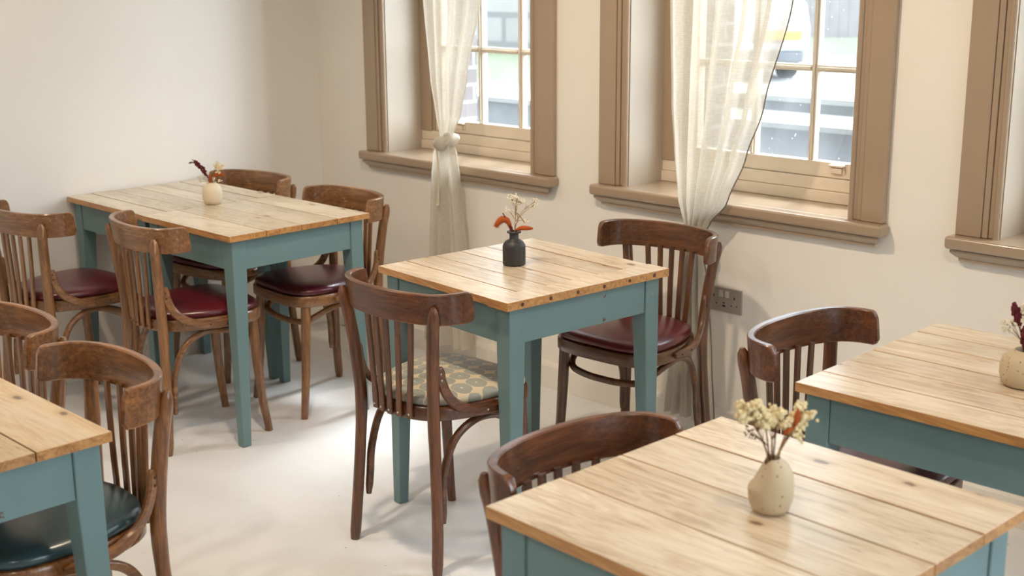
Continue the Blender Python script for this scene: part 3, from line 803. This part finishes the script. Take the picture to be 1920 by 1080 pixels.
CH = [
 (0.306, -1.42, 6, 'worn', 'maroon', 'scratched brown chair with a maroon seat, nearest the bare wall'),
 (0.878, -1.245, -6, 'worn', 'maroon', 'scuffed chair with a maroon seat by the free corner leg of the double table'),
 (0.29, -0.712, 187, 'worn', 'plum', 'bentwood chair mostly hidden behind the double table, only its rail and seat edge showing'),
 (0.902, -0.72, 176.5, 'worn', 'plum', 'bentwood chair with a plum seat behind the double table, beside the corner window'),
 (2.192, -1.226, 1.5, 'mahogany', 'ogee', 'dark mahogany bentwood chair with the grey and cream patterned seat'),
 (2.247, -0.452, 182.5, 'walnut', 'maroon', 'dark bentwood chair with a shiny maroon seat between the small table and the socket'),
 (3.484, -1.918, -93.5, 'mahogany', 'plum', 'reddish bentwood chair tucked into the foreground table, seen from inside its curved rail'),
 (3.389, -0.992, -91.3, 'mahogany', 'plum', 'dark bentwood chair tucked into the table cut by the picture edge'),
 (1.762, -2.448, 182.5, 'amber', 'maroon', 'amber bentwood chair cut by the picture edge, behind the teal-seated chair'),
 (2.285, -2.468, 177.3, 'amber', 'tealseat', 'amber bentwood chair with a teal seat at the golden table'),
]
for x, y, a, wd, st, lb in CH:
    c_ = make_chair(wd, M[st], lb); c_.location = (x, y, 0); c_.rotation_euler = (0, 0, R(a)); c_['group'] = 'bentwood cafe chairs'
    if abs(a+93.5) < 0.1: c_.scale = (1.0, 1.0, 0.976)

# ------------------------------------------------------------------ curtains
def sheet(rows, nf, ns=150, nz=110, seed=1, z_extra=0.0):
    """rows: (z, x_left, x_right, y, fold_depth) from top to bottom."""
    rg = random.Random(seed); mb = MB()
    ph = [rg.uniform(0, 6.28) for _ in range(4)]
    zs = [r[0] for r in rows]
    def at(z):
        for i in range(len(rows)-1):
            if z <= rows[i][0] and z >= rows[i+1][0]:
                t = (rows[i][0]-z)/(rows[i][0]-rows[i+1][0]); t = t*t*(3-2*t)*0.5+t*0.5
                return [a+(b_-a)*t for a, b_ in zip(rows[i][1:], rows[i+1][1:])]
        return list(rows[-1][1:])
    uv = []
    for j in range(nz+1):
        z = zs[0]+(zs[-1]-zs[0])*j/nz
        xl, xr, y, d = at(z)
        for i in range(ns+1):
            s_ = i/ns
            w1 = math.sin(2*PI*nf*s_+ph[0]+0.5*math.sin(2*PI*s_*1.7+ph[1])+0.25*math.sin(z*3+ph[2]))
            w2 = math.sin(2*PI*nf*2.3*s_+ph[3]+z*1.3)
            env = 0.35+0.65*math.sin(PI*min(1, max(0, s_)))**0.5
            yy = y+d*(w1*0.8+w2*0.25)*env
            xx = xl+(xr-xl)*s_+(xr-xl)*0.10/nf*math.cos(2*PI*nf*s_+ph[0])*env
            mb.v.append((xx, yy, z)); uv.append((s_, (zs[0]-z)/2.2))
    for j in range(nz):
        for i in range(ns):
            a = j*(ns+1)+i; mb.f.append((a, a+ns+1, a+ns+2, a+1)); mb.mi.append(0)
    mb.uv = uv
    edge_r = [mb.v[j*(ns+1)+ns] for j in range(nz+1)]; edge_l = [mb.v[j*(ns+1)] for j in range(nz+1)]
    return mb, edge_l, edge_r

YC = -0.092
# corner window: knotted curtain
root = empty('curtain', (0.96, YC, 0.09))
def rel(mb, o=(0.96, YC, 0.09)): mb.v = [(x-o[0], y-o[1], z-o[2]) for x, y, z in mb.v]; return mb
m1, el, er = sheet([(2.76, .70, 1.46, YC, .030), (2.26, .76, 1.40, YC, .030), (1.9, .79, 1.31, YC, .030), (1.506, .847, 1.186, YC, .028), (1.20, .882, 1.095, YC, .026), (1.06, .915, 1.058, YC-.004, .022), (.985, .940, 1.014, YC-.008, .016), (.945, .948, 1.000, YC-.010, .012)], 4, seed=5)
rel(m1).build('drape', M['linen'], root)
m2, el2, er2 = sheet([(.965, .940, 1.012, YC-.012, .014), (.90, .896, 1.035, YC-.006, .022), (.80, .880, 1.040, YC, .030), (.50, .858, 1.068, YC, .036), (.09, .815, 1.100, YC, .042)], 3, seed=9)
rel(m2).build('tail', M['linen'], root)
k = MB()
ringp = [(0.978+.042*math.cos(t), YC-.012+.034*math.sin(t), .952+.012*math.sin(t+0.7)) for t in [2*PI*i/22 for i in range(22)]]
k.tube(ringp, [.017, .021, .016, .019]*5+[.017, .018], 10, closed=True)
k.ball((0.985, YC-.046, .945), .030, 14, 10, (1.15, .75, 1.05))
loop = [(1.012+.020*math.cos(t), YC-.040+.010*math.sin(t), .966+.019*math.sin(t)) for t in [2*PI*i/16 for i in range(16)]]
k.tube(loop, .0075, 8, closed=True)
rel(k).build('knot', M['linen'], root)
tie = MB(); tie.tube(cat([(.972, YC-.062, .955), (.966, YC-.050, .90), (.972, YC-.050, .82), (.966, YC-.049, .74), (.964, YC-.050, .70)], 5), .0045, 6)
tie.ball((.964, YC-.050, .695), .008, 8, 6)
rel(tie).build('tie_cord', M['hem'], root)
tag(root, 'knotted sheer linen curtain at the corner window', 'curtain')

def gathered(dx, label, hem=0.085, seed=3):
    root = empty('curtain', (2.22+dx, YC, hem))
    off = (2.22, YC, hem)
    m1, el, er = sheet([(2.76, 2.00, 2.74, YC, .042), (2.26, 2.03, 2.69, YC, .042), (1.9, 2.055, 2.655, YC, .042), (1.52, 2.085, 2.562, YC, .042), (1.18, 2.101, 2.468, YC, .042), (1.02, 2.118, 2.408, YC, .042), (.86, 2.140, 2.340, YC, .038), (.78, 2.168, 2.275, YC, .022), (.735, 2.188, 2.250, YC, .016), (.69, 2.185, 2.252, YC, .018), (.55, 2.155, 2.275, YC, .042), (.3, 2.125, 2.300, YC, .036), (hem, 2.105, 2.318, YC, .040)], 5, nz=140, seed=seed)
    rel(m1, off).build('drape', M['linen'], root)
    hm = MB(); hm.tube([(x, y, z) for x, y, z in er], .0022, 6); rel(hm, off).build('hem', M['hemline'], root)
    bd = MB(); bd.tube([(2.219+.040*math.cos(t), YC+.026*math.sin(t), .720) for t in [2*PI*i/20 for i in range(20)]], .008, 8, closed=True)
    rel(bd, off).build('tie_band', M['hem'], root)
    tag(root, label, 'curtain'); return root
gathered(0, 'sheer linen curtain gathered low at the middle window')
gathered(1.397, 'sheer linen curtain at the window cut by the picture edge', hem=0.012, seed=4)
# rods they hang from
for i, (a, c) in enumerate(((.50, 1.50), (1.80, 2.82), (3.20, 4.22))):
    rd = MB(); rd.tube([(a, YC, 2.770), (c, YC, 2.770)], .009, 10)
    for x in (a+.02, c-.02): rd.tube([(x, YC, 2.770), (x, -.0215, 2.770)], .006, 8)
    o = rd.build('curtain_rod', M['cardark'])
    tag(o, ['thin dark rod above the corner window', 'thin dark rod above the middle window', 'thin dark rod above the window cut by the picture edge'][i], 'curtain rod')

# ------------------------------------------------------------------ wall socket
so = empty('wall_socket', (2.29, -0.0005, 0.505)); tag(so, 'brushed metal double power socket on the wall behind the dark chair', 'socket')
mb = MB(); mb.box(-.0735, -.006, -.043, .0735, 0, .043); mb.build('plate', M['plate'], so, bevel=0.003)
for xx in (-.013, .013):
    mb = MB(); mb.box(xx-.008, -.0095, .010, xx+.008, -.0062, .034); mb.build('switch', M['usb'], so, bevel=0.001)
for cx in (-.043, .043):
    mb = MB(); mb.box(cx-.002, -.0068, .006, cx+.002, -.0062, .016); mb.box(cx-.0135, -.0068, -.018, cx-.0085, -.0062, -.014); mb.box(cx+.0085, -.0068, -.018, cx+.0135, -.0062, -.014)
    mb.build('pin_hole', M['hole'], so, smooth=False)
mb = MB(); mb.box(-.0065, -.0068, -.024, .0065, -.0062, -.018); mb.box(-.004, -.0068, -.012, .004, -.0062, -.008); mb.build('charging_port', M['hole'], so, smooth=False)

# ------------------------------------------------------------------ vases and dried flowers
RV = Vector((0.7077, 0.7062, 0.0)); DV = Vector((-0.7062, 0.7077, 0))   # screen-right and away on the table plane
def vase(name, x, y, prof, mat, label, shape=None, n=32):
    o = MB(); o.lathe(prof, n, shape=shape); v = o.build(name, mat); v.location = (x, y, TT+0.0006)
    return tag(v, label, 'vase')
vase('vase', .585, -.955, [(.001, 0), (.026, 0), (.031, .004), (.037, .022), (.0385, .042), (.037, .058), (.031, .070), (.022, .076), (.0185, .079), (.0185, .083), (.0155, .083), (.0155, .07), (.02, .05), (.001, .03)], M['ceramic'], 'round cream ceramic vase on the double table')
vase('bottle_vase', 2.161, -.906, [(.001, 0), (.031, 0), (.0345, .003), (.0345, .056), (.033, .062), (.027, .071), (.0165, .077), (.0138, .080), (.0138, .095), (.016, .0965), (.0215, .0975), (.0220, .1005), (.0205, .1020), (.0105, .1020), (.0105, .085), (.02, .06), (.001, .04)], M['black'], 'matt black bottle vase on the small table')
def lop(x, y, z):
    p = RV.x*x+RV.y*y
    if p < 0 and z > .035: 
        k_ = min(1, (z-.035)/.040); z -= 0.027*k_*min(1, max(0, -p-.004)/.020)
    return x, y, z
vase('vase', 3.741, -1.903, [(.001, 0), (.024, 0), (.030, .004), (.0355, .018), (.0372, .036), (.0365, .054), (.034, .068), (.028, .079), (.019, .086), (.0155, .089), (.0140, .092), (.012, .091), (.012, .08), (.022, .06), (.001, .03)], M['speck'], 'lopsided speckled beige vase on the foreground table', shape=lop)
vase('vase', 3.757, -.980, [(.001, 0), (.040, 0), (.047, .005), (.052, .024), (.052, .044), (.048, .060), (.038, .070), (.029, .074), (.0265, .077), (.024, .077), (.024, .065), (.035, .04), (.001, .02)], M['speck'], 'squat speckled beige vase at the picture edge')

def pt(base, r, z, d=0.0): return Vector(base)+RV*r+DV*d+Vector((0, 0, z))
def stem_mesh(path, rad=.0011): m_ = MB(); m_.tube(cat(path, 5), rad, 5); return m_
def flower(name, label, base, path, sr=.0011, smat='stem', blooms=(), group=None):
    """path: list of (right, up, depth) from the vase mouth; blooms: (part name, MB, mat)"""
    root = empty(name, base); tag(root, label, 'dried flower', group)
    B0 = Vector(base)
    m_ = stem_mesh([pt(base, *p)-B0 for p in path], sr); m_.build('stem', M[smat], root)
    for nm, mb_, mt in blooms:
        mb_.v = [tuple(Vector(v)-B0) for v in mb_.v]; mb_.build(nm, M[mt], root)
    return root
def plume(path, r, seed, n=260, fuzz=.006):
    """soft tapered grass head with fine bristles"""
    g = random.Random(seed); mb_ = MB(); P = cat([tuple(p) for p in path], 6); m_ = len(P)
    mb_.tube(P, [r*max(.25, math.sin(PI*(0.12+0.80*i/(m_-1)))) for i in range(m_)], 9)
    for _ in range(n):
        i = g.randrange(m_-1); a = Vector(P[i]); d = (Vector(P[i+1])-a).normalized()
        rv = Vector((g.gauss(0, 1), g.gauss(0, 1), g.gauss(0, 1))).normalized(); rv = (rv-d*rv.dot(d)).normalized()
        rr_ = r*max(.25, math.sin(PI*(0.12+0.80*i/(m_-1))))*.8
        s0 = a+rv*rr_; s1 = s0+(rv*.75+d*.6)*fuzz*g.uniform(.6, 1.2)
        q = d.cross(rv)*.00045
        mb_.add([s0-q, s0+q, s1, s0+d*.0006], [(0, 1, 2), (1, 3, 2), (3, 0, 2)])
    return mb_
def nubs(path, r, seed, n=90, size=.0032):
    g = random.Random(seed); mb_ = MB(); P = cat([tuple(p) for p in path], 6); m_ = len(P)
    for _ in range(n):
        t = g.random(); i = min(int(t*(m_-1)), m_-2); a = Vector(P[i])
        rr_ = r*math.sin(PI*(0.10+0.85*t))
        v = Vector((g.gauss(0, 1), g.gauss(0, 1), g.gauss(0, .6))).normalized()*rr_*g.uniform(.4, 1)
        mb_.ball(a+v, size*g.uniform(.7, 1.2), 6, 4, (1, 1, 1.4))
    return mb_
def spray(base, start, tips, seed, br=5, size=.0028, spread=.012, per=6):
    """branching spray: returns twigs mesh and florets mesh"""
    g = random.Random(seed); tw = MB(); fl = MB(); s0 = pt(base, *start)
    for tip in tips:
        e = pt(base, *tip)
        mid = s0.lerp(e, .55)+Vector((g.uniform(-.004, .004), g.uniform(-.004, .004), g.uniform(0, .006)))
        tw.tube(cat([tuple(s0), tuple(mid), tuple(e)], 4), .0006, 4)
        for _ in range(per):
            q = e+Vector((g.gauss(0, spread*.5), g.gauss(0, spread*.5), g.gauss(0, spread*.45)))
            tw.tube([tuple(mid.lerp(e, .5)), tuple(q)], .0004, 3)
            for __ in range(br):
                c_ = q+Vector((g.gauss(0, size*.7), g.gauss(0, size*.7), g.gauss(0, size*.6)))
                fl.ball(c_, size*g.uniform(.45, .8), 5, 4)
    return tw, fl

# vase on the double table (scale there: about 2.04 mm per pixel)
A = (.585, -.955, TT+.080)
u = .00204
flower('dried_flower', 'burgundy dried spike leaning left in the cream vase', A, [(0, -.05, 0), (-.010, .012, 0), (-.028, .045, 0), (-.058, .082, 0), (-.068, .092, 0)], .0013, 'dstem',
       [('bloom', nubs([pt(A, -.018, .032), pt(A, -.032, .055), pt(A, -.050, .076), pt(A, -.060, .084)], .012, 2, 130, .0034), 'red_bloom')])
flower('dried_flower', 'small burgundy tip arching left in the cream vase', A, [(0, -.05, .003), (-.012, .02, .003), (-.04, .068, .003), (-.070, .078, .003), (-.084, .076, .003)], .0012, 'dstem', [('bloom', nubs([pt(A, -.068, .079, .003), pt(A, -.080, .077, .003)], .003, 5, 14, .0022), 'dstem')])
flower('dried_flower', 'orange furry grass head bending right in the cream vase', A, [(0, -.05, -.003), (.004, .01, -.003), (.012, .026, -.003)], .0012, 'stem',
       [('bloom', plume([pt(A, .010, .020, -.003), pt(A, .022, .033, -.003), pt(A, .038, .034, -.003), pt(A, .054, .029, -.003)], .0062, 3), 'orange_bloom')])
flower('dried_flower', 'short upright orange grass head in the mouth of the cream vase', A, [(0, -.05, -.006), (-.003, .005, -.006)], .0012, 'stem',
       [('bloom', plume([pt(A, -.004, -.004, -.006), pt(A, -.003, .015, -.006), pt(A, .000, .034, -.006)], .0058, 13), 'orange_bloom')])
tw, fl = spray(A, (.006, .02, .004), [(.022, .070, .004), (.030, .060, .010), (.038, .064, 0), (.026, .050, -.004), (.018, .062, .008)], 4, 5, .0042, .012, 5)
flower('dried_flower', 'pale cream spray standing right in the cream vase', A, [(0, -.05, .004), (.006, .02, .004), (.016, .05, .004), (.022, .064, .004)], .0010, 'dstem', [('twig', tw, 'stem'), ('bloom', fl, 'cream_bloom')])
tw, fl = spray(A, (-.004, .006, -.002), [(-.024, .024, -.004), (-.014, .034, 0), (-.036, .018, -.006), (.012, .018, -.012), (.034, .010, -.010), (-.040, .008, -.008)], 6, 4, .0034, .008, 3)
flower('dried_flower', 'low cream spray round the mouth of the cream vase', A, [(0, -.05, -.002), (-.004, .006, -.002)], .0009, 'stem', [('twig', tw, 'stem'), ('bloom', fl, 'white_bloom')])

# black bottle vase
Bv = (2.161, -.906, TT+.102)
flower('dried_flower', 'orange furry grass head arching left in the black bottle vase', Bv, [(-.001, -.06, 0), (-.006, .008, 0), (-.014, .020, 0)], .0012, 'dstem',
       [('bloom', plume([pt(Bv, -.009, .008), pt(Bv, -.020, .032), pt(Bv, -.036, .036), pt(Bv, -.050, .022), pt(Bv, -.054, .014)], .0098, 7, 520, .009), 'orange_bloom')])
flower('dried_flower', 'orange furry grass head lying right in the black bottle vase', Bv, [(.001, -.06, -.002), (.003, .000, -.002), (.009, .007, -.003)], .0012, 'stem',
       [('bloom', plume([pt(Bv, .006, .004, -.003), pt(Bv, .022, .010, -.004), pt(Bv, .042, .010, -.005), pt(Bv, .057, .009, -.005)], .0070, 8, 300, .004), 'orange_bloom')])
flower('dried_flower', 'dark brown pointed stem in the black bottle vase', Bv, [(-.001, -.06, -.003), (-.008, .008, -.004), (-.020, .032, -.005), (-.033, .057, -.006)], .0017, 'dstem',
       [('bloom', nubs([pt(Bv, -.006, .004, -.005), pt(Bv, -.013, .018, -.005)], .005, 9, 30, .0028), 'red_bloom')])
tw, fl = spray(Bv, (.004, .045, .003), [(-.006, .102, .003), (.004, .104, .006), (.010, .100, 0), (.018, .092, .004), (.022, .088, -.003), (.000, .086, .005), (.008, .080, 0)], 10, 6, .0030, .010, 7)
tw2, fl2 = spray(Bv, (.006, .03, .004), [(.064, .090, .004), (.060, .080, .006), (.042, .076, .002), (-.022, .066, 0), (-.014, .062, .004), (.040, .034, -.002)], 11, 4, .0028, .008, 5)
tw.add(tw2.v, tw2.f)
fl.add(fl2.v, fl2.f)
flower('dried_flower', 'tall branching white spray in the black bottle vase', Bv, [(.001, -.06, .003), (.002, .0, .003), (.005, .045, .003), (.006, .085, .003)], .0012, 'stem', [('twig', tw, 'stem'), ('bloom', fl, 'white_bloom')])
flower('dried_flower', 'bent straw stalk in the black bottle vase', Bv, [(.001, -.06, .005), (.004, .01, .005), (.013, .034, .005), (.009, .055, .005), (.033, .024, .004)], .0014, 'stem')

# lopsided vase on the foreground table
Cv = (3.741, -1.903, TT+.090)
for nm, tips, sd, lb in (('l', [(-.050, .085, .01), (-.040, .076, .004), (-.030, .082, .012), (-.046, .070, .0), (-.026, .090, .008), (-.030, .072, 0), (-.018, .078, .004)], 21, 'bushy cream spray leaning left in the lopsided vase'),
                         ('m', [(-.012, .074, .0), (.000, .070, .004), (.010, .074, .01), (-.004, .060, .008), (.012, .062, .0), (-.014, .058, 0), (.004, .080, 0)], 22, 'dense cream spray standing upright in the lopsided vase'),
                         ('r', [(.028, .070, .0), (.040, .056, .004), (.046, .066, .008), (.054, .074, .0), (.036, .046, .0), (.024, .056, .006), (.040, .080, .006)], 23, 'cream spray spreading right in the lopsided vase')):
    tw, fl = spray(Cv, (tips[3][0]*.35, .030, 0), tips, sd, 6, .0058, .0095, 5)
    flower('dried_flower', lb, Cv, [(tips[3][0]*.08, -.05, 0), (tips[3][0]*.14, 0, 0), (tips[3][0]*.35, .030, 0)], .0016, 'stem', [('twig', tw, 'stem'), ('bloom', fl, 'cream_bloom')])
for k, (a_, lb) in enumerate(((-.010, 'straight reddish stalk left of centre in the lopsided vase'), (.003, 'straight reddish stalk in the centre of the lopsided vase'), (.018, 'reddish stalk leaning right in the lopsided vase'))):
    flower('dried_flower', lb, Cv, [(a_*.2, -.05, -.003), (a_*.5, 0, -.003), (a_*1.3, .055, -.004+.003*k)], .0013, 'dstem')
flower('dried_flower', 'small orange grass head standing right in the lopsided vase', Cv, [(.002, -.05, -.004), (.006, 0, -.004), (.030, .050, -.006)], .0011, 'stem',
       [('bloom', plume([pt(Cv, .032, .056, -.006), pt(Cv, .036, .072, -.006), pt(Cv, .038, .088, -.006)], .0055, 24, 160, .003), 'orange_bloom')])
flower('dried_flower', 'fallen orange grass head lying right in the lopsided vase', Cv, [(.002, -.05, -.008), (.005, 0, -.008), (.016, .044, -.012)], .0011, 'stem',
       [('bloom', plume([pt(Cv, .014, .046, -.012), pt(Cv, .022, .053, -.012), pt(Cv, .030, .057, -.012)], .0040, 25, 100, .003), 'orange_bloom')])
tw, fl = spray(Cv, (-.010, .025, -.006), [(-.034, .048, -.008), (-.040, .044, -.010), (-.028, .052, -.008), (-.046, .054, -.006)], 26, 2, .0034, .006, 2)
flower('dried_flower', 'sparse brown seed sprig low on the left of the lopsided vase', Cv, [(-.001, -.05, -.006), (-.004, 0, -.006), (-.010, .025, -.006)], .0008, 'dstem', [('twig', tw, 'dstem'), ('bloom', fl, 'dstem')])

# squat vase at the picture edge
Dv = (3.757, -.980, TT+.076)
flower('dried_flower', 'tall burgundy spike in the squat vase', Dv, [(0, -.05, 0), (-.012, .02, 0), (-.024, .06, 0), (-.036, .098, 0)], .0014, 'dstem',
       [('bloom', nubs([pt(Dv, -.022, .058), pt(Dv, -.030, .080), pt(Dv, -.038, .104)], .010, 31, 130, .0036), 'red_bloom')])
flower('dried_flower', 'short burgundy spike in front of the tall one in the squat vase', Dv, [(0, -.05, -.006), (-.006, .012, -.008), (-.010, .03, -.010)], .0014, 'dstem',
       [('bloom', nubs([pt(Dv, -.006, .008, -.010), pt(Dv, -.010, .030, -.010), pt(Dv, -.014, .056, -.010)], .011, 32, 130, .0036), 'red_bloom')])
flower('dried_flower', 'burgundy spike leaning right in the squat vase', Dv, [(.004, -.05, .004), (.014, .02, .004), (.030, .06, .004)], .0014, 'dstem',
       [('bloom', nubs([pt(Dv, .012, .03, .004), pt(Dv, .022, .06, .004), pt(Dv, .030, .090, .004)], .010, 33, 110, .0036), 'red_bloom')])
tw, fl = spray(Dv, (-.006, .03, -.004), [(-.022, .095, -.010), (-.014, .088, -.006), (-.004, .080, -.010), (.000, .100, -.004), (-.010, .070, -.012), (.010, .092, -.004), (.002, .062, -.010)], 34, 5, .0036, .010, 6)
flower('dried_flower', 'upright white spray among the burgundy spikes in the squat vase', Dv, [(0, -.05, -.004), (-.002, 0, -.004), (-.006, .03, -.004)], .0011, 'stem', [('twig', tw, 'stem'), ('bloom', fl, 'white_bloom')])
tw, fl = spray(Dv, (-.014, .022, .004), [(-.050, .058, .004), (-.042, .052, .008), (-.046, .046, .0), (-.036, .060, .004)], 35, 6, .0046, .009, 5)
flower('dried_flower', 'fluffy white spray drooping left in the squat vase', Dv, [(0, -.05, .004), (-.004, 0, .004), (-.014, .022, .004)], .0011, 'stem', [('twig', tw, 'stem'), ('bloom', fl, 'white_bloom')])
